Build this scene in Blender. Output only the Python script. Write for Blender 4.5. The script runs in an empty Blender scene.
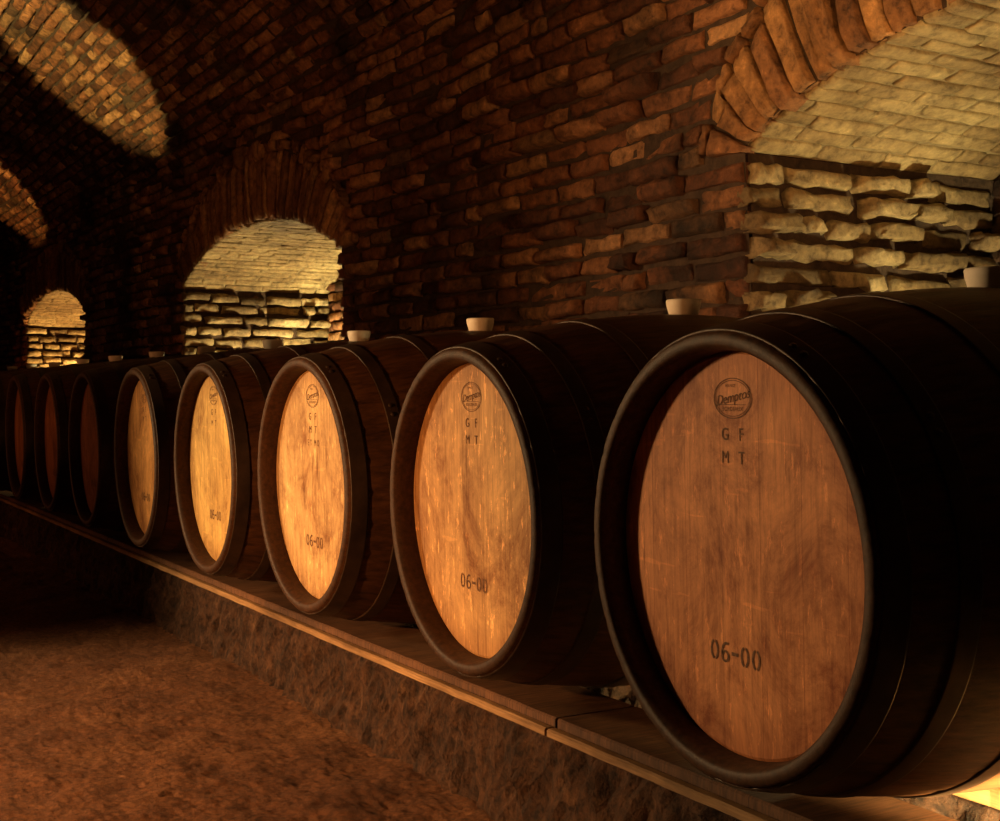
import bpy, math, random
import numpy as np
from mathutils import Vector
random.seed(7); rng=np.random.default_rng(11)
scene=bpy.context.scene; coll=scene.collection
scene.view_settings.view_transform='Standard'
# ---------------------------------------------------------------- dimensions
YW=1.333; ZS=1.43; NB=0.27; ND=1.0; NW=2.6
NICHES=[-1.47,-6.89,-12.31]
VZ=2.29; VR=3.1; VC=3.39; VY=-1.03; PHM=math.asin((YW-VY)/VR)
CAMZ=.76; PE=1.5
# ---------------------------------------------------------------- helpers
def mesh_obj(name,verts,faces,mats,smooth=True,parent=None,mi=None):
    me=bpy.data.meshes.new(name)
    me.from_pydata([tuple(v) for v in verts],[],[tuple(int(i) for i in f) for f in faces])
    for m in mats: me.materials.append(m)
    if mi is not None: me.polygons.foreach_set('material_index',np.array(mi,dtype=np.int32))
    me.polygons.foreach_set('use_smooth',[smooth]*len(me.polygons))
    me.update()
    o=bpy.data.objects.new(name,me); coll.objects.link(o)
    if parent: o.parent=parent
    return o
class Acc:
    def __init__(s): s.v=[];s.f=[];s.m=[];s.n=0
    def add(s,V,F,mi):
        V=np.asarray(V,float); 
        s.v.append(V); s.f+= [tuple(int(i)+s.n for i in f) for f in F]; s.m+=[mi]*len(F); s.n+=len(V)
    def obj(s,name,mats,**k): return mesh_obj(name,np.concatenate(s.v),s.f,mats,mi=s.m,**k)
GS=np.array([0,.06,.3,.5,.7,.94,1]); GT=np.array([0,.15,.5,.85,1]); NU,NV=len(GS),len(GT)
ring=[i for i in range(NU)]+[j*NU+NU-1 for j in range(1,NV)]+[(NV-1)*NU+i for i in range(NU-2,-1,-1)]+[j*NU for j in range(NV-2,0,-1)]
BF=[(j*NU+i,j*NU+i+1,(j+1)*NU+i+1,(j+1)*NU+i) for j in range(NV-1) for i in range(NU-1)]
nf=NU*NV
BF+=[(ring[(k+1)%len(ring)],ring[k],nf+k,nf+(k+1)%len(ring)) for k in range(len(ring))]
def bricks(acc,C,mapf,depth=.016,jit=.005,base=-.03,mi=0,dj=.5,nz=.0028,drop=0):
    C=np.asarray(C,float)
    if len(C)==0: return
    if drop: C=C[rng.random(len(C))>drop]
    N=len(C); S,T=np.meshgrid(GS,GT); S=S.ravel();T=T.ravel()
    w4=np.stack([(1-S)*(1-T),S*(1-T),S*T,(1-S)*T],1)
    P=np.einsum('gk,nkc->ngc',w4,C)+rng.normal(0,jit*.36,(N,nf,2))
    P+= rng.normal(0,jit*.5,(N,1,2))
    edge=((S==0)|(S==1)).astype(float)+((T==0)|(T==1)).astype(float)
    D=depth*(1+np.clip(rng.normal(0,dj,(N,1)),-.8,1.6))
    tilt=(rng.normal(0,.004,(N,1))*(S-.5)*2+rng.normal(0,.004,(N,1))*(T-.5)*2)*(1 if nz>.002 else .3)
    W=D*(1-.42*edge)+rng.normal(0,nz,(N,nf))+tilt
    Pr=P[:,ring,:]; Wr=np.full((N,len(ring)),base)
    U=np.concatenate([P,Pr],1); WW=np.concatenate([W,Wr],1)
    X=mapf(U[...,0],U[...,1],WW).reshape(-1,3)
    n=nf+len(ring)
    F=np.array(BF)[None]+ (np.arange(N)*n)[:,None,None]
    acc.add(X,F.reshape(-1,4),mi)
def courses(u0,u1,v0,v1,L=.235,H=.067,gap=.013,excl=None,lj=.15,broken=.12):
    out=[]; nrow=max(1,int(round((v1-v0)/H))); h=(v1-v0)/nrow
    for r in range(nrow):
        a=v0+r*h+gap/2; b=v0+(r+1)*h-gap/2
        segs=[(u0,u1)]
        if excl:
            for e in excl((a+b)/2):
                ns=[]
                for s in segs:
                    if e[1]<=s[0] or e[0]>=s[1]: ns.append(s); continue
                    if e[0]>s[0]: ns.append((s[0],e[0]))
                    if e[1]<s[1]: ns.append((e[1],s[1]))
                segs=ns
        for s in segs:
            u=s[0]; first=True
            while u<s[1]-.03:
                l=L*(1+random.uniform(-lj,lj))
                if random.random()<broken: l*=.5
                if first and r%2: l*=.5
                first=False
                e=min(u+l,s[1])
                if s[1]-e<.06: e=s[1]
                j=lambda:random.uniform(-.0035,.0035)
                out.append([(u+gap/2+j(),a+j()),(e-gap/2+j(),a+j()),(e-gap/2+j(),b+j()),(u+gap/2+j(),b+j())])
                u=e
    return out
def grid(acc,us,vs,mapf,w=0,mi=1):
    U,V=np.meshgrid(us,vs); X=mapf(U,V,np.full(U.shape,float(w))).reshape(-1,3); n=len(us)
    F=[(j*n+i,j*n+i+1,(j+1)*n+i+1,(j+1)*n+i) for j in range(len(vs)-1) for i in range(n-1)]
    acc.add(X,F,mi)
# ---------------------------------------------------------------- materials
def mat(name):
    m=bpy.data.materials.new(name); m.use_nodes=True; nt=m.node_tree
    return m,nt,nt.nodes['Principled BSDF']
def ramp(nt,stops):
    r=nt.nodes.new('ShaderNodeValToRGB'); e=r.color_ramp.elements
    e[0].position=stops[0][0]; e[0].color=(*stops[0][1],1); e[1].position=stops[-1][0]; e[1].color=(*stops[-1][1],1)
    for p,c in stops[1:-1]:
        q=e.new(p); q.color=(*c,1)
    return r
def mul(nt,a,b,fac=1.0,mode='MULTIPLY'):
    m=nt.nodes.new('ShaderNodeMix'); m.data_type='RGBA'; m.blend_type=mode; m.inputs[0].default_value=fac
    nt.links.new(a,m.inputs[6]); nt.links.new(b,m.inputs[7]); return m.outputs[2]
def noise(nt,scale,detail=6,rough=.6,vec=None,sc=None,coord='Object'):
    tc=nt.nodes.new('ShaderNodeTexCoord'); mp=nt.nodes.new('ShaderNodeMapping'); nt.links.new(tc.outputs[coord],mp.inputs[0])
    if sc: mp.inputs['Scale'].default_value=sc
    n=nt.nodes.new('ShaderNodeTexNoise'); n.inputs['Scale'].default_value=scale; n.inputs['Detail'].default_value=detail; n.inputs['Roughness'].default_value=rough
    nt.links.new(mp.outputs[0],n.inputs['Vector']); return n
def bump(nt,bs,chain):
    prev=None
    for h,st,d in chain:
        b=nt.nodes.new('ShaderNodeBump'); b.inputs['Strength'].default_value=st; b.inputs['Distance'].default_value=d
        nt.links.new(h,b.inputs['Height'])
        if prev: nt.links.new(prev,b.inputs['Normal'])
        prev=b.outputs[0]
    nt.links.new(prev,bs.inputs['Normal'])
def brick_mat(name,stops,soot=.5,var=1.0):
    m,nt,bs=mat(name); g=nt.nodes.new('ShaderNodeNewGeometry')
    r=ramp(nt,stops); nt.links.new(g.outputs['Random Per Island'],r.inputs[0])
    n1=noise(nt,24,9,.75); r1=ramp(nt,[(.32,(.22,.19,.17)),(.48,(.85,.82,.78)),(.6,(1.15,1.1,1.0)),(.72,(1.9,1.85,1.7))]); nt.links.new(n1.outputs[0],r1.inputs[0])
    n2=noise(nt,1.5,6,.65); r2=ramp(nt,[(.36,(soot,soot*.85,soot*.75)),(.5,(.8,.75,.7)),(.62,(1.2,1.2,1.2))]); nt.links.new(n2.outputs[0],r2.inputs[0])
    c=mul(nt,r.outputs[0],r1.outputs[0],var); c=mul(nt,c,r2.outputs[0]); nt.links.new(c,bs.inputs['Base Color'])
    bs.inputs['Roughness'].default_value=.75; bs.inputs['Specular IOR Level'].default_value=.4
    n3=noise(nt,90,8,.75); bump(nt,bs,[(n1.outputs[0],1,.024*var),(n3.outputs[0],.8,.008)])
    return m
M_brick=brick_mat('old_red_brick',[(0,(.08,.03,.016)),(.25,(.2,.078,.036)),(.5,(.29,.12,.055)),(.75,(.4,.19,.09)),(.93,(.52,.3,.15)),(1,(.07,.036,.022))],.14)
M_vous=brick_mat('arch_brick',[(0,(.2,.09,.04)),(.4,(.36,.18,.075)),(.8,(.5,.28,.12)),(1,(.3,.13,.06))],.5)
M_pale=brick_mat('lamplit_jamb_brick',[(0,(.2,.15,.08)),(.5,(.42,.33,.18)),(1,(.64,.54,.33))],.4,.9)  # yellow of the niche lamplight put into the jamb brick colour
M_soff=brick_mat('lamplit_soffit_brick',[(0,(.33,.25,.13)),(1,(.46,.37,.2))],.45,.75)  # soffit brick carries the same lamplit yellow in its base colour
m,nt,bs=mat('crumbling_mortar'); n=noise(nt,30,8,.7); r=ramp(nt,[(.3,(.02,.01,.006)),(.7,(.08,.045,.025))]); nt.links.new(n.outputs[0],r.inputs[0]); nt.links.new(r.outputs[0],bs.inputs['Base Color']); bs.inputs['Roughness'].default_value=.95
bump(nt,bs,[(n.outputs[0],1,.02)]); M_mort=m
m,nt,bs=mat('pale_mortar'); n=noise(nt,30,8,.7); r=ramp(nt,[(.3,(.16,.12,.06)),(.7,(.34,.27,.15))]); nt.links.new(n.outputs[0],r.inputs[0]); nt.links.new(r.outputs[0],bs.inputs['Base Color']); bs.inputs['Roughness'].default_value=.95
bump(nt,bs,[(n.outputs[0],1,.015)]); M_pale_mort=m  # soffit mortar paled along with the lamplit brick colour
# floor
m,nt,bs=mat('packed_earth'); n=noise(nt,1.6,8,.7); n2=noise(nt,75,10,.8); n3=noise(nt,280,6,.75)
r=ramp(nt,[(.3,(.14,.05,.022)),(.5,(.3,.125,.052)),(.72,(.48,.23,.1))]); nt.links.new(n.outputs[0],r.inputs[0])
r2=ramp(nt,[(.38,(.42,.38,.36)),(.6,(1.25,1.22,1.17))]); nt.links.new(n2.outputs[0],r2.inputs[0])
c=mul(nt,r.outputs[0],r2.outputs[0]); nt.links.new(c,bs.inputs['Base Color']); bs.inputs['Roughness'].default_value=.9
bump(nt,bs,[(n2.outputs[0],1,.02),(n3.outputs[0],1,.01)]); M_floor=m
# kerb
m,nt,bs=mat('rough_cement'); n=noise(nt,9,8,.7); n2=noise(nt,45,9,.75)
r=ramp(nt,[(.3,(.05,.022,.012)),(.55,(.13,.06,.03)),(.72,(.28,.15,.075))]); nt.links.new(n.outputs[0],r.inputs[0])
r2=ramp(nt,[(.38,(.25,.22,.2)),(.62,(1.3,1.25,1.2))]); nt.links.new(n2.outputs[0],r2.inputs[0])
c=mul(nt,r.outputs[0],r2.outputs[0]); nt.links.new(c,bs.inputs['Base Color']); bs.inputs['Roughness'].default_value=.92
bump(nt,bs,[(n2.outputs[0],1,.04),(n.outputs[0],.9,.05)]); M_kerb=m
def wood(name,stops,sc,rough=.5,scale=14,bs_=.3,dark=.6):
    m,nt,bs=mat(name); n=noise(nt,scale,8,.65,sc=sc); r=ramp(nt,stops); nt.links.new(n.outputs[0],r.inputs[0])
    n2=noise(nt,3.5,4,.6); r2=ramp(nt,[(.35,(dark,dark*.92,dark*.85)),(.65,(1.1,1.08,1.05))]); nt.links.new(n2.outputs[0],r2.inputs[0])
    c=mul(nt,r.outputs[0],r2.outputs[0]); nt.links.new(c,bs.inputs['Base Color']); bs.inputs['Roughness'].default_value=rough; bs.inputs['Specular IOR Level'].default_value=.3
    bump(nt,bs,[(n.outputs[0],bs_,.003)]); return m
M_plank=wood('weathered_board',[(.3,(.05,.02,.009)),(.7,(.22,.1,.045))],(14,.8,2),.65,dark=.4)
M_batten=wood('pine_batten',[(.3,(.22,.12,.05)),(.7,(.5,.3,.14))],(.6,14,14),.6,dark=.45)
M_stave=wood('aged_oak_stave',[(.3,(.04,.016,.007)),(.7,(.17,.068,.025))],(7,.7,7),.55)
M_rim=wood('oak_chime',[(.3,(.026,.0105,.005)),(.7,(.1,.041,.016))],(7,7,7),.6)
m,nt,bs=mat('dark_hoop_iron'); n=noise(nt,18,6,.6); r=ramp(nt,[(.3,(.022,.012,.007)),(.7,(.075,.04,.022))]); nt.links.new(n.outputs[0],r.inputs[0]); nt.links.new(r.outputs[0],bs.inputs['Base Color']); bs.inputs['Metallic'].default_value=.3; bs.inputs['Roughness'].default_value=.5; M_hoop=m
m,nt,bs=mat('cream_bung'); n=noise(nt,40,4,.6); r=ramp(nt,[(.3,(.78,.66,.5)),(.7,(.92,.82,.66))]); nt.links.new(n.outputs[0],r.inputs[0]); nt.links.new(r.outputs[0],bs.inputs['Base Color']); bs.inputs['Roughness'].default_value=.6; M_bung=m
m,nt,bs=mat('burnt_stamp'); n=noise(nt,240,4,.7); r=ramp(nt,[(.35,(.08,.03,.012)),(.7,(.26,.12,.05))]); nt.links.new(n.outputs[0],r.inputs[0]); nt.links.new(r.outputs[0],bs.inputs['Base Color']); bs.inputs['Roughness'].default_value=.8; M_stamp=m
def head_mat(i,base,fleck):
    m,nt,bs=mat('oak_head_%d'%i); L=nt.links
    tc=nt.nodes.new('ShaderNodeTexCoord'); sp=nt.nodes.new('ShaderNodeSeparateXYZ'); L.new(tc.outputs['Object'],sp.inputs[0])
    def mth(op,a,b=None):
        q=nt.nodes.new('ShaderNodeMath'); q.operation=op
        for k,z in enumerate((a,b)):
            if z is None: continue
            if isinstance(z,(int,float)): q.inputs[k].default_value=z
            else: L.new(z,q.inputs[k])
        return q.outputs[0]
    u=mth('DIVIDE',mth('ADD',sp.outputs[0],.5+.013*i),.078); fl=mth('FLOOR',u); fr=mth('FRACT',u)
    wn=nt.nodes.new('ShaderNodeTexWhiteNoise'); wn.noise_dimensions='1D'; L.new(mth('ADD',fl,i*13.7),wn.inputs['W'])
    pr=ramp(nt,[(0,(.88,.85,.82)),(1,(1.08,1.08,1.06))]); L.new(wn.outputs[0],pr.inputs[0])
    seam=mth('LESS_THAN',mth('ABSOLUTE',mth('SUBTRACT',fr,.5)),.494)
    cb=nt.nodes.new('ShaderNodeCombineXYZ'); L.new(sp.outputs[0],cb.inputs[0]); L.new(mth('MULTIPLY',fl,3.1),cb.inputs[1]); L.new(sp.outputs[2],cb.inputs[2])
    mp=nt.nodes.new('ShaderNodeMapping'); mp.inputs['Scale'].default_value=(15,1,1.0); mp.inputs['Location'].default_value=(i*3.3,i,i*1.7); L.new(cb.outputs[0],mp.inputs[0])
    g=nt.nodes.new('ShaderNodeTexNoise'); g.inputs['Scale'].default_value=9; g.inputs['Detail'].default_value=9; g.inputs['Roughness'].default_value=.7; L.new(mp.outputs[0],g.inputs['Vector'])
    gr=ramp(nt,[(.3,(.68,.61,.55)),(.5,(1,1,1)),(.7,(1.18,1.15,1.1))]); L.new(g.outputs[0],gr.inputs[0])
    b=nt.nodes.new('ShaderNodeRGB'); b.outputs[0].default_value=(*base,1)
    def shifted(scale,det,ro,sc,loc,dist=0):
        n=noise(nt,scale,det,ro,sc=sc); n.inputs['Distortion'].default_value=dist
        n.inputs['Vector'].links[0].from_node.inputs['Location'].default_value=(loc+i*1.37,0,i*.71); return n
    n2=shifted(7,10,.78,(1,1,.7),0,.5); r2=ramp(nt,[(.36,(.4,.24,.17)),(.48,(.86,.79,.74)),(.64,(1.3,1.28,1.2))]); L.new(n2.outputs[0],r2.inputs[0])
    n3=shifted(30,6,.75,(2.4,1,.7),3); r3=ramp(nt,[(.58,(1,1,1)),(.64,(2.1,2.15,2.1))]); L.new(n3.outputs[0],r3.inputs[0])
    n4=shifted(60,3,.6,(1.6,1,.10),7); r4=ramp(nt,[(.3,(.4,.28,.2)),(.36,(1,1,1))]); L.new(n4.outputs[0],r4.inputs[0])
    n5=noise(nt,30,2,.5,sc=(.3,1,2.4)); n5.inputs['Vector'].links[0].from_node.inputs['Rotation'].default_value=(0,1.0+i,0); r5=ramp(nt,[(.68,(1,1,1)),(.71,(1.35,1.35,1.3))]); L.new(n5.outputs[0],r5.inputs[0])
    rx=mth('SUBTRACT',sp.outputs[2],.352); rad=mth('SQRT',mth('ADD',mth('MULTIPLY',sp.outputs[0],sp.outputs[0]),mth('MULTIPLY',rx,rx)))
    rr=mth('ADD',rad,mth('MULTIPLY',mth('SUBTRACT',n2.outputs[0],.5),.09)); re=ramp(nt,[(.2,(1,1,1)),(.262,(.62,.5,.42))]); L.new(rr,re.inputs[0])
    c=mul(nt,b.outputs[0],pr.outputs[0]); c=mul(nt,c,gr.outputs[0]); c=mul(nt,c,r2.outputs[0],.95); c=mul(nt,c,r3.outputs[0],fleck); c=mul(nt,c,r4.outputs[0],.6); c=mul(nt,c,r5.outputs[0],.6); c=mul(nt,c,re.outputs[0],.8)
    sr=ramp(nt,[(0,(.66,.56,.5)),(1,(1,1,1))]); L.new(seam,sr.inputs[0]); c=mul(nt,c,sr.outputs[0])
    L.new(c,bs.inputs['Base Color']); bs.inputs['Roughness'].default_value=.6; bs.inputs['Specular IOR Level'].default_value=.22
    bump(nt,bs,[(g.outputs[0],.3,.002)]); return m
# ---------------------------------------------------------------- back wall with niches
wob=lambda x,z: .018*np.sin(x*1.7+z*2.1)+.012*np.sin(x*4.1-z*3.3)
def mw(u,v,w): return np.stack([u+0*w,YW-w-wob(u,v),v+0*w],-1)
acc=Acc()
AO,BO=NW/2+.17,NB+.42
def excl(z):
    out=[]
    for nl in NICHES:
        c=nl+NW/2
        if z<ZS-.02: out.append((nl,nl+NW))
        else:
            q=1-((z-ZS)/BO)**2
            if q>0:
                a=AO*math.sqrt(q)+.005; out.append((c-a,c+a))
    return out
XL,XR=-18.0,3.0
bricks(acc,courses(XL,XR,0.02,VZ+.05,excl=excl,gap=.015),mw,depth=.024,jit=.007,dj=.7,drop=.012)
arch=lambda x,nl:(ZS+NB*max(0,1-((x-nl-NW/2)/(NW/2))**2)**(PE/2))
xs=sorted(set([XL,XR]+[round(XL+i*.1,3) for i in range(int((XR-XL)/.1))]+[v for nl in NICHES for v in(nl,nl+NW)]+[nl+NW/2*(1-math.cos(k*math.pi/40)) for nl in NICHES for k in range(41)]))
for a,b in zip(xs[:-1],xs[1:]):
    if b-a<1e-4: continue
    za=zb=-.1
    for nl in NICHES:
        if nl-1e-6<=a and b<=nl+NW+1e-6: za,zb=arch(a,nl),arch(b,nl)
    n=8; V=[];
    for k in range(n+1):
        t=k/n
        for x,z0 in((a,za),(b,zb)):
            z=z0+(VZ+.12-z0)*t; V.append(mw(np.array(x),np.array(z),np.array(0.)))
    acc.add(V,[(2*k,2*k+1,2*k+3,2*k+2) for k in range(n)],1)
for nl in NICHES:
    c=nl+NW/2; nr=nl+NW
    ts=np.linspace(0,math.pi,5000)
    P=[];pts=np.stack([-np.cos(ts)*(NW/2+.1),np.sin(ts)*(NB+.2)],1)
    al=np.concatenate([[0],np.cumsum(np.linalg.norm(np.diff(pts,axis=0),axis=1))]); n=int(al[-1]/.074)
    tt=np.interp(np.linspace(0,al[-1],n+1),al,ts)
    def pin(t,f):
        s=max(0,math.sin(t)); zi=NB*s**PE; zo=BO*s
        return (c-math.cos(t)*(NW/2+(AO-NW/2)*f), ZS+zi+(zo-zi)*f)
    for k in range(n):
        t0,t1=tt[k],tt[k+1]; g=.08*(t1-t0)
        f1=random.uniform(.7,.95) 
        for fa,fb in((0.0,f1),(f1+.02,1.0)):
            P.append([pin(t0+g,fa),pin(t1-g,fa),pin(t1-g,fb),pin(t0+g,fb)])
    bricks(acc,P,mw,depth=.03,jit=.007,mi=2,dj=.4)
    mj=lambda u,v,w: np.stack([nl+w+.012*np.sin(v*9+u*3),u+0*w,v+0*w],-1)
    bricks(acc,courses(YW-.02,YW+ND,.05,ZS-.02,H=.073,gap=.022,lj=.3),mj,depth=.045,jit=.011,mi=3,dj=.5); grid(acc,np.linspace(YW,YW+ND,6),np.linspace(-.1,ZS,12),mj)
    mk=lambda u,v,w: np.stack([nr-w+0*u,u+0*w,v+0*w],-1)
    bricks(acc,courses(YW,YW+ND,.05,ZS),mk,depth=.02,mi=0); grid(acc,np.linspace(YW,YW+ND,3),np.linspace(-.1,ZS,3),mk)
    mb=lambda u,v,w: np.stack([u+0*w,YW+ND-w+0*v,v+0*w],-1)
    def eb(z,nl=nl,c=c):
        if z<=ZS: return []
        q=1-((z-ZS)/NB)**(2/PE); a=NW/2*math.sqrt(max(q,0))
        return [(nl-1,c-a),(c+a,nr+1)]
    bricks(acc,courses(nl,nr,.05,ZS+NB,excl=eb),mb,depth=.02,mi=0)
    grid(acc,[nl-.1,nr+.1],[-.1,ZS+NB+.1],mb)
    px=-np.cos(ts)*(NW/2); pz=np.sin(ts).clip(0)**PE*NB
    a2=np.concatenate([[0],np.cumsum(np.hypot(np.diff(px),np.diff(pz)))])
    dx=np.gradient(px,ts); dz=np.gradient(pz,ts); dl=np.hypot(dx,dz)+1e-9
    def ms(u,v,w,c=c,a2=a2,px=px,pz=pz,nx_=dz/dl,nz_=-dx/dl):
        I=lambda arr: np.interp(v,a2,arr)
        return np.stack([c+I(px)+I(nx_)*w,u+0*w,ZS+I(pz)+I(nz_)*w],-1)
    bricks(acc,courses(YW-.01,YW+ND,0,a2[-1],L=.24,H=.06,gap=.008),ms,depth=.010,jit=.005,mi=4,dj=.2,nz=.001)
    grid(acc,np.linspace(YW,YW+ND,3),np.linspace(0,a2[-1],60),ms,mi=5)
wall=acc.obj('wall_back',[M_brick,M_mort,M_vous,M_pale,M_soff,M_pale_mort]); wall['kind']='structure'
wall['label']='old red brick cellar wall with arched niches'
# ---------------------------------------------------------------- vaulted ceiling
def mv(u,v,w):
    ph=PHM-v/VR; r=VR-w+.02*np.sin(u*1.3+v*2)
    return np.stack([u+0*w,VY+r*np.sin(ph),VC-VR+r*np.cos(ph)],-1)
acc=Acc(); AL=2*PHM*VR
bricks(acc,courses(-18,1.5,-.02,AL*.62,L=.17,H=.072,gap=.016,lj=.2),mv,depth=.022,jit=.007,dj=.7)
grid(acc,np.linspace(-18,3,80),np.linspace(-.1,AL+.1,50),mv)
ceil=acc.obj('ceiling',[M_brick,M_mort]); ceil['kind']='structure'; ceil['label']='brick barrel-vault cellar ceiling'
yf=2*VY-YW
def plain(name,V,F):
    o=mesh_obj(name,V,F,[M_mort],smooth=False); o['kind']='structure'; o['label']='rough dark cellar wall'; return o
plain('wall_front',[(-18,yf,-.1),(3,yf,-.1),(3,yf,2.4),(-18,yf,2.4)],[(0,1,2,3)])
def endw(name,x):
    V=[(x,YW+.1,-.1)]+[tuple(mv(np.array(x),np.array(v),np.array(-.03))) for v in np.linspace(-.05,AL+.05,24)]+[(x,yf-.1,-.1)]
    plain(name,V,[tuple(range(len(V)))])
endw('wall_left',-18.0); endw('wall_right',3.0)
# ---------------------------------------------------------------- floor
xs=np.concatenate([np.linspace(-18,-5,160,endpoint=False),np.linspace(-5,.6,520,endpoint=False),np.linspace(.6,3,40)])
ys_=np.concatenate([np.linspace(yf,-1.6,40,endpoint=False),np.linspace(-1.6,.12,170,endpoint=False),np.linspace(.12,YW+ND,30)])
nx,ny=len(xs),len(ys_); X,Y=np.meshgrid(xs,ys_)
def blur(a,k):
    for ax in(0,1):
        s=np.zeros_like(a)
        for d in range(-k,k+1): s+=np.roll(a,d,ax)
        a=s/(2*k+1)
    return a*(2*k+1)
Z=.007*np.sin(X*2.3+Y*1.7)+.005*np.sin(X*5.1-Y*4.3)+.0012*rng.normal(0,1,X.shape)+.0010*blur(rng.normal(0,1,X.shape),1)+.0016*blur(blur(rng.normal(0,1,X.shape),3),3)/3
V=np.stack([X,Y,Z-.006],-1).reshape(-1,3)
F=[(j*nx+i,j*nx+i+1,(j+1)*nx+i+1,(j+1)*nx+i) for j in range(ny-1) for i in range(nx-1)]
fl=mesh_obj('floor',V,F,[M_floor]); fl['kind']='structure'; fl['label']='packed reddish earth cellar floor'
# ---------------------------------------------------------------- kerbs and planks
def rough_block(name,x0,x1,y0,y1,z0,z1,m,jit,step,label,cat):
    nx=int((x1-x0)/step); xs=np.linspace(x0,x1,nx); ny=4; nz=9
    prof=[(y0,z0+(z1-z0)*k/(nz-1)) for k in range(nz)]+[(y0+(y1-y0)*k/(ny-1),z1) for k in range(1,ny)]+[(y1,z1-(z1-z0)*k/(nz-1)) for k in range(1,nz)]
    n=len(prof); J=blur(rng.normal(0,jit*.6,(nx,n)),1)+rng.normal(0,jit*.6,(nx,n)); K=rng.normal(0,jit,(nx,n))
    V=[]
    for i,x in enumerate(xs):
        for k,(y,z) in enumerate(prof):
            if k<nz: V.append((x,y+J[i,k]-.02*(1-k/(nz-1))+(.008 if k==nz-1 else 0),z-(abs(K[i,k]) if k==nz-1 else 0)))
            else: V.append((x,y,z-abs(K[i,k])*.5))
    F=[(i*n+k,(i+1)*n+k,(i+1)*n+k+1,i*n+k+1) for i in range(nx-1) for k in range(n-1)]
    F+=[tuple(range(n))[::-1],tuple((nx-1)*n+k for k in range(n))]
    F+=[(i*n+n-1,(i+1)*n+n-1,(i+1)*n,i*n) for i in range(nx-1)]
    o=mesh_obj(name,V,F,[m]); o['label']=label; o['category']=cat; return o
rough_block('cement_kerb',-14.5,1.6,.115,.27,-.02,.186,M_kerb,.008,.018,'low rough cement kerb carrying the front timber planks','kerb')
rough_block('cement_kerb.001',-14.5,1.6,.455,.80,-.02,.180,M_kerb,.006,.02,'low rough cement kerb under the rear of the barrels','kerb')
def plank(name,x0,x1,y0,y1,z0,z1,label,m=None,cat='plank',grp='timber bearer planks under the barrels'):
    n=60;V=[];b=.003
    for i in range(n+1):
        x=x0+(x1-x0)*i/n; dy=random.uniform(-.0012,.0012)
        V+=[(x,y0+dy,z0),(x,y0+dy,z1-b),(x,y0+dy+b,z1),(x,y1-b,z1),(x,y1,z1-b),(x,y1,z0)]
    F=[(i*6+k,(i+1)*6+k,(i+1)*6+(k+1)%6,i*6+(k+1)%6) for i in range(n) for k in range(6)]
    F+=[(5,4,3,2,1,0),tuple(n*6+k for k in range(6))]
    o=mesh_obj(name,V,F,[m or M_plank],smooth=False); o['label']=label; o['category']=cat; o['group']=grp; return o
edges=[-14.4,-10.8,-7.2,-3.7,-.55,1.6]; k=0
for y0,y1,zt in((.103,.27,.2135),(.452,.80,.2095)):
    for a,b in zip(edges[:-1],edges[1:]):
        plank('timber_plank' if k==0 else 'timber_plank.%03d'%k,a+.003,b-.003,y0,y1,.187 if y0<.2 else .181,zt,'weathered brown bearer plank lying along the cement kerb'); k+=1
k=0
for y0,y1,za,zb in((.083,.1015,.186,.199),(.432,.4505,.181,.2075)):
    for a,b in zip(edges[:-1],edges[1:]):
        plank('timber_batten' if k==0 else 'timber_batten.%03d'%k,a+.003,b-.003,y0,y1,za,zb,'pale pine edging batten along the front of the bearer plank',M_batten,'batten','pale edging battens along the planks'); k+=1
# ---------------------------------------------------------------- barrel
ZA=.352; LEN=.95; RB=.349; RH=.285
Rp=lambda y: RB-(RB-RH)*abs((y-LEN/2)/(LEN/2))**2.0
def revolve(prof,nseg,closed=False,groove=None):
    V=[];n=len(prof)
    for i in range(nseg):
        a=2*math.pi*i/nseg
        for k,(y,r) in enumerate(prof):
            rr=r-(groove[1] if groove and i%groove[0]==0 and groove[2][0]<=k<=groove[2][1] else 0)
            V.append((math.sin(a)*rr,y,ZA+math.cos(a)*rr))
    F=[]
    for i in range(nseg):
        j=(i+1)%nseg
        for k in range(n if closed else n-1):
            q=(k+1)%n; F.append((i*n+k,i*n+q,j*n+q,j*n+k))
    return V,F
NS=168; YH=.040
prof=[(YH+.006,.2600),(.016,.2625),(.003,.266),(.0,.270),(.0,.281),(.004,.2855)]
ys=np.linspace(.02,LEN-.02,28); prof+=[(y,Rp(y)) for y in ys]
prof+=[(LEN-y,r) for y,r in reversed(prof[:6])]
Vb,Fb=revolve(prof,NS,groove=(6,.0014,(4,len(prof)-5)))
np_=len(prof)
body_me=bpy.data.meshes.new('body'); body_me.from_pydata(Vb,[],Fb)
body_me.materials.append(M_stave); body_me.materials.append(M_rim)
mi=[1 if (i%(np_-1))<5 or (i%(np_-1))>np_-7 else 0 for i in range(len(Fb))]
body_me.polygons.foreach_set('material_index',mi); body_me.polygons.foreach_set('use_smooth',[True]*len(Fb))
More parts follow.
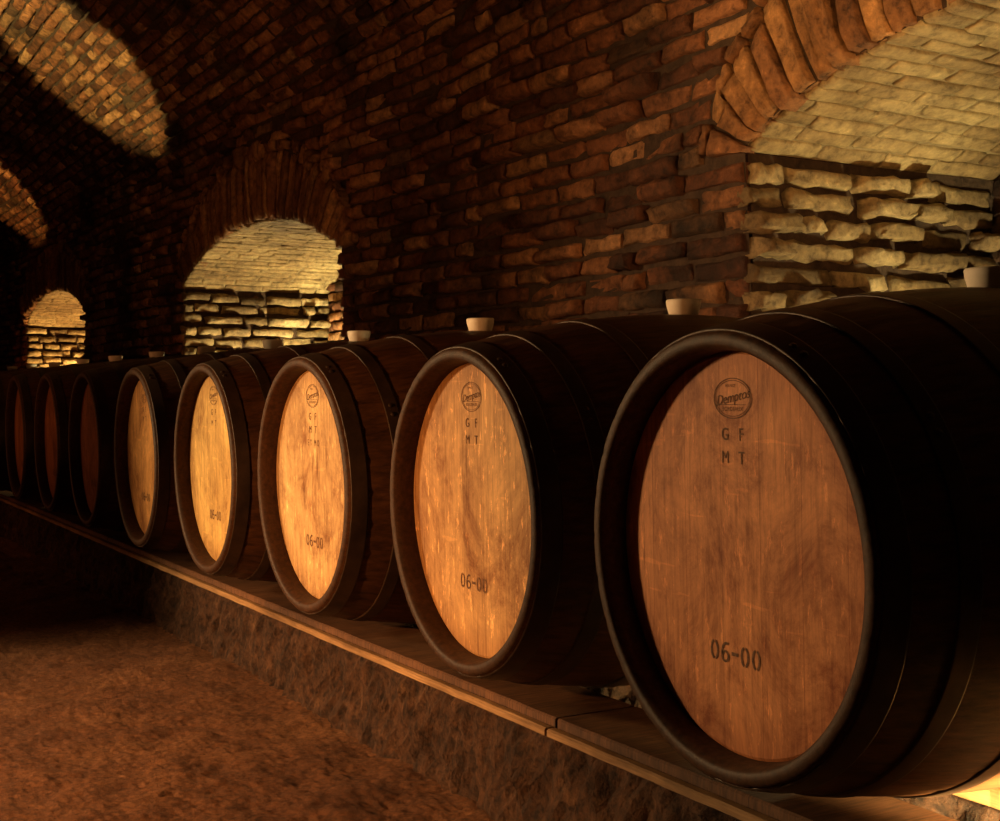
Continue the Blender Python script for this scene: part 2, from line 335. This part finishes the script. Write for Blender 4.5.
def hoop_mesh(y0,y1,ang):
    t=.0025; pr=[(y0,Rp(y0)-.002),(y0,Rp(y0)+t)]+[(y,Rp(y)+t) for y in np.linspace(y0+.002,y1-.002,4)]+[(y1,Rp(y1)+t),(y1,Rp(y1)-.002)]
    V,F=revolve(pr,120,closed=True)
    ym=(y0+y1)/2
    for da in(-.035,.035):
        a=ang+da; R=Rp(ym)+t; base=len(V); r0=.006
        c=Vector((math.sin(a)*R,ym,ZA+math.cos(a)*R)); nn=Vector((math.sin(a),0,math.cos(a))); t1=Vector((0,1,0)); t2=nn.cross(t1)
        for k in range(8):
            q=k*math.pi/4; V.append(tuple(c+(t1*math.cos(q)+t2*math.sin(q))*r0))
        for k in range(8):
            q=k*math.pi/4; V.append(tuple(c+(t1*math.cos(q)+t2*math.sin(q))*r0*.6+nn*.003))
        F+=[(base+k,base+(k+1)%8,base+8+(k+1)%8,base+8+k) for k in range(8)]+[tuple(base+8+k for k in range(8))]
    me=bpy.data.meshes.new('hoop'); me.from_pydata(V,[],F); me.materials.append(M_hoop)
    me.polygons.foreach_set('use_smooth',[True]*len(F)); 
    return me
hs=[(.008,.042),(.1,.128),(.238,.266)]
hoop_mes=[hoop_mesh(a,b,.5+.5*i) for i,(a,b) in enumerate(hs)]+[hoop_mesh(LEN-b,LEN-a,.3+.4*i) for i,(a,b) in enumerate(hs)]
def head_mesh(y0,y1,m):
    V=[];n=96
    for y in(y0,y1):
        for rr in(.2612,.2565):
            for i in range(n):
                a=2*math.pi*i/n; V.append((math.sin(a)*rr,y+(.0025 if (rr>.26 and y==y0) else 0),ZA+math.cos(a)*rr))
    F=[(n+i,n+(i+1)%n,(i+1)%n,i) for i in range(n)]+[tuple(n+i for i in range(n))[::-1]]
    F+=[(i,(i+1)%n,2*n+(i+1)%n,2*n+i) for i in range(n)]+[tuple(2*n+i for i in range(n))]
    me=bpy.data.meshes.new('barrel_head'); me.from_pydata(V,[],F); me.materials.append(m); return me
pb=[(0,.0),(0,.026),(.002,.028),(.02,.033),(.030,.034),(.033,.032),(.033,.024),(.029,.022),(.029,0)]
V=[];n=32
for i in range(n):
    a=2*math.pi*i/n
    for h,r in pb: V.append((math.cos(a)*r,LEN/2+math.sin(a)*r,ZA+RB-.003+h))
q=len(pb); F=[(i*q+k,((i+1)%n)*q+k,((i+1)%n)*q+k+1,i*q+k+1) for i in range(n) for k in range(q-1)]
bung_me=bpy.data.meshes.new('bung'); bung_me.from_pydata(V,[],F); bung_me.materials.append(M_bung); bung_me.polygons.foreach_set('use_smooth',[True]*len(F))
# stamps
def text_geo(s,size,cx,cy,shear=0,rot=0,sx=1,bold=.0):
    cu=bpy.data.curves.new('t','FONT'); cu.body=s; cu.size=size; cu.align_x='CENTER'; cu.align_y='CENTER'; cu.shear=shear; cu.offset=bold; cu.resolution_u=4
    o=bpy.data.objects.new('t',cu); coll.objects.link(o); bpy.context.view_layer.update()
    me=bpy.data.meshes.new_from_object(o.evaluated_get(bpy.context.evaluated_depsgraph_get()))
    V=[];c,s_=math.cos(rot),math.sin(rot)
    for v in me.vertices:
        x,y=v.co.x*sx,v.co.y; V.append((cx+x*c-y*s_,cy+x*s_+y*c))
    F=[tuple(p.vertices) for p in me.polygons]
    bpy.data.objects.remove(o); bpy.data.curves.remove(cu); bpy.data.meshes.remove(me)
    return V,F
def arc_geo(cx,cy,rx,ry,th,a0,a1,n=20):
    V=[]
    for i in range(n+1):
        a=math.radians(a0+(a1-a0)*i/n)
        V+=[(cx+rx*math.cos(a),cy+ry*math.sin(a)),(cx+(rx-th)*math.cos(a),cy+(ry-th*.9)*math.sin(a))]
    return V,[(2*i,2*i+1,2*i+3,2*i+2) for i in range(n)]
def rect(cx,cy,w,h): return [(cx-w/2,cy-h/2),(cx+w/2,cy-h/2),(cx+w/2,cy+h/2),(cx-w/2,cy+h/2)],[(0,1,2,3)]
def mk_stamp(name,G):
    V=[];F=[]
    for v,f in G:
        b=len(V); V+=[(x,YH-.0007,ZA+z) for x,z in v]; F+=[tuple(i+b for i in q) for q in f]
    me=bpy.data.meshes.new(name); me.from_pydata(V,[],F); me.materials.append(M_stamp); return me
OX=-.004
y=-.131; x0=-.046+OX; h=.0135; w=.0085; th_=.0038
def zero(cx): return [arc_geo(cx,y,w,h,th_,-77,77),arc_geo(cx,y,w,h,th_,103,257)]
def six(cx): return [arc_geo(cx,y-h*.40,w,h*.60,th_,-180,180,28),arc_geo(cx+.003,y-.001,w+.003,h+.001,th_,70,190)]
G=zero(x0)+six(x0+.0225)+[rect(x0+.0425,y,.0135,.0048)]+zero(x0+.0625)+zero(x0+.085)
date_me=mk_stamp('date_stamp',G)
def letters(extra):
    G=[]
    for s,cx,cy in(('G',-.0165,.153),('F',.0165,.153),('M',-.0165,.123),('T',.0165,.123)): G.append(text_geo(s,.023,cx+OX,cy,sx=.9,bold=.0002 if s!='M' else .0))
    if extra:
        for s,cx in(('E',-.03),('T',-.014),('M',.012),('O',.03)): G.append(text_geo(s,.02,cx+OX,.093,sx=.8))
    return mk_stamp('letter_stamp',G)
let_a,let_b=letters(False),letters(True)
cy=.2
G=[arc_geo(OX,cy,.039,.0265,.0014,0,360,48),arc_geo(OX,cy,.0355,.0235,.0008,0,360,48),text_geo('Demptos',.0185,OX,cy+.001,shear=.35,rot=.16),
   text_geo('BORDEAUX',.008,OX,cy-.0140),text_geo('FRANCE',.0055,OX-.004,cy+.016),rect(OX,cy-.0082,.055,.0008)]
emb_me=mk_stamp('oval_emblem',G)
bases=[(.66,.29,.13),(.66,.4,.18),(.68,.48,.24),(.74,.51,.19),(.66,.36,.13),(.4,.15,.06),(.36,.13,.05),(.34,.13,.05),(.34,.13,.05)]  # last four heads darker: dim light of the far end put into their colour
labels=['oak wine barrel with reddish-brown head stamped 06-00','oak wine barrel with flecked tan head stamped 06-00','oak wine barrel with pale tan head and extra stamped letters','oak wine barrel with golden yellow head stamped 06-00','oak wine barrel with orange-brown head','oak wine barrel with far-end shade put into its head colour']
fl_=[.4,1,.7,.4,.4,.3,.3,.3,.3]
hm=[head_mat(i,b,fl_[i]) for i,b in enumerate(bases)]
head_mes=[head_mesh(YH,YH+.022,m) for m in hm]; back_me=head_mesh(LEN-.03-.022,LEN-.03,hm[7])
NBAR=18; SP=.7296
POS=[(-.004,-.010,-2.2),(.007,.003,-1.6),(-.004,.0,-.8),(-.004,.002,-1.0),(0,.002,-1.2)]
def add(name,me,parent):
    o=bpy.data.objects.new(name,me); coll.objects.link(o); o.parent=parent; return o
for i in range(NBAR):
    e=bpy.data.objects.new('wine_barrel',None); coll.objects.link(e); e.empty_display_size=.1
    dx,jy,rz=POS[i] if i<5 else (0,.006+random.uniform(-.006,.006),-1.2)
    e.location=(-SP*i+dx,jy+.006,.2005); e.rotation_euler=(math.radians(1.2),0,math.radians(rz))
    e['label']=labels[min(i,5)]; e['category']='barrel'; e['group']='row of oak wine barrels'
    add('body',body_me,e)
    for hme in hoop_mes: add('hoop',hme,e)
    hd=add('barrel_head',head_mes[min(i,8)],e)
    add('barrel_head',back_me,e)
    bg=add('bung',bung_me,e); bg['label']='cream silicone bung'
    if i<2: bg.location=(0,.03,-.0003)
    if i<9:
        add('date_stamp',date_me,hd)['label']='burnt brown stencilled figures 06-00'
        add('letter_stamp',let_b if i==2 else let_a,hd)['label']='burnt brown stamped letters'
        add('oval_emblem',emb_me,hd)['label']='burnt brown oval cooperage emblem'
# ---------------------------------------------------------------- camera
cam=bpy.data.cameras.new('camera'); co=bpy.data.objects.new('camera',cam); coll.objects.link(co)
th=math.atan2(749,1289)
fwd=Vector((-math.cos(th),math.sin(th),0)); co.location=(1.276,-1.067,CAMZ)
co.rotation_euler=fwd.to_track_quat('-Z','Y').to_euler()
cam.sensor_width=36; cam.lens=46.4; cam.shift_y=-.0175; cam.clip_start=.01
scene.camera=co
# ---------------------------------------------------------------- lights
def spot(name,loc,tgt,W,col,ang,blend=.5,r=.1):
    l=bpy.data.lights.new(name,'SPOT'); l.energy=W; l.color=col; l.spot_size=math.radians(ang); l.spot_blend=blend; l.shadow_soft_size=r
    o=bpy.data.objects.new(name,l); coll.objects.link(o); o.location=loc; o.rotation_euler=(Vector(tgt)-Vector(loc)).to_track_quat('-Z','Y').to_euler()
def point(name,loc,W,col,r=.05):
    l=bpy.data.lights.new(name,'POINT'); l.energy=W; l.color=col; l.shadow_soft_size=r
    o=bpy.data.objects.new(name,l); coll.objects.link(o); o.location=loc
spot('aisle_lamp',(-4.0,-3.1,1.25),(-.8,0,.5),570,(1,.62,.28),63,.65,.18)
spot('far_barrel_fill',(-6.5,-3.0,.9),(-4.9,0,.5),40,(1,.32,.1),62,.8,.12)  # added fill spot that lifts the far barrel heads, not a cellar lamp
spot('wall_fill',(-.9,-2.6,.9),(-1.5,YW,2.0),125,(1,.4,.12),60,1,.12)  # added reddish spot that brightens the back wall, no fitting there
spot('wall_graze_fill',(.9,.45,1.12),(-2.1,YW,1.6),110,(1,.5,.19),44,1,.04)  # unseen spot added to rake the brickwork and bring out its texture
spot('arch_fill',(-.2,-2.8,.8),(-1.0,YW,2.05),380,(1,.54,.16),26,.8,.08)  # added orange spot for the glow on the near arch ring
spot('floor_fill',(-1.0,-3.1,1.0),(-1.35,-.85,0),560,(1,.46,.16),50,1,.04)  # added low spot that makes the orange pool on the floor
spot('vault_lamp',(-4.3,-2.3,.5),(-7.1,.85,2.9),1700,(1,.74,.25),17,.3,.04)
spot('vault_lamp',(-8.4,-2.6,.5),(-11.4,.8,2.75),1000,(1,.52,.15),17,.3,.04)
spot('vault_fill',(-3.0,-2.5,.5),(-5.5,.6,3.0),75,(1,.38,.12),75,1,.1)  # wide fill added for the dim vault bricks, no lamp of the cellar
for nl,p in zip(NICHES,(58,110,130)):
    point('niche_lamp',(nl+.55,YW+.7,.5),p,(1,.79,.36) if nl>-12 else (1,.6,.2),.03)
spot('under_lamp',(.6,.31,.24),(.0,.44,.15),330,(1,.7,.28),55,.6,.02)
w=bpy.data.worlds.new('world'); scene.world=w; w.use_nodes=True
w.node_tree.nodes['Background'].inputs[0].default_value=(.5,.15,.05,1); w.node_tree.nodes['Background'].inputs[1].default_value=.02
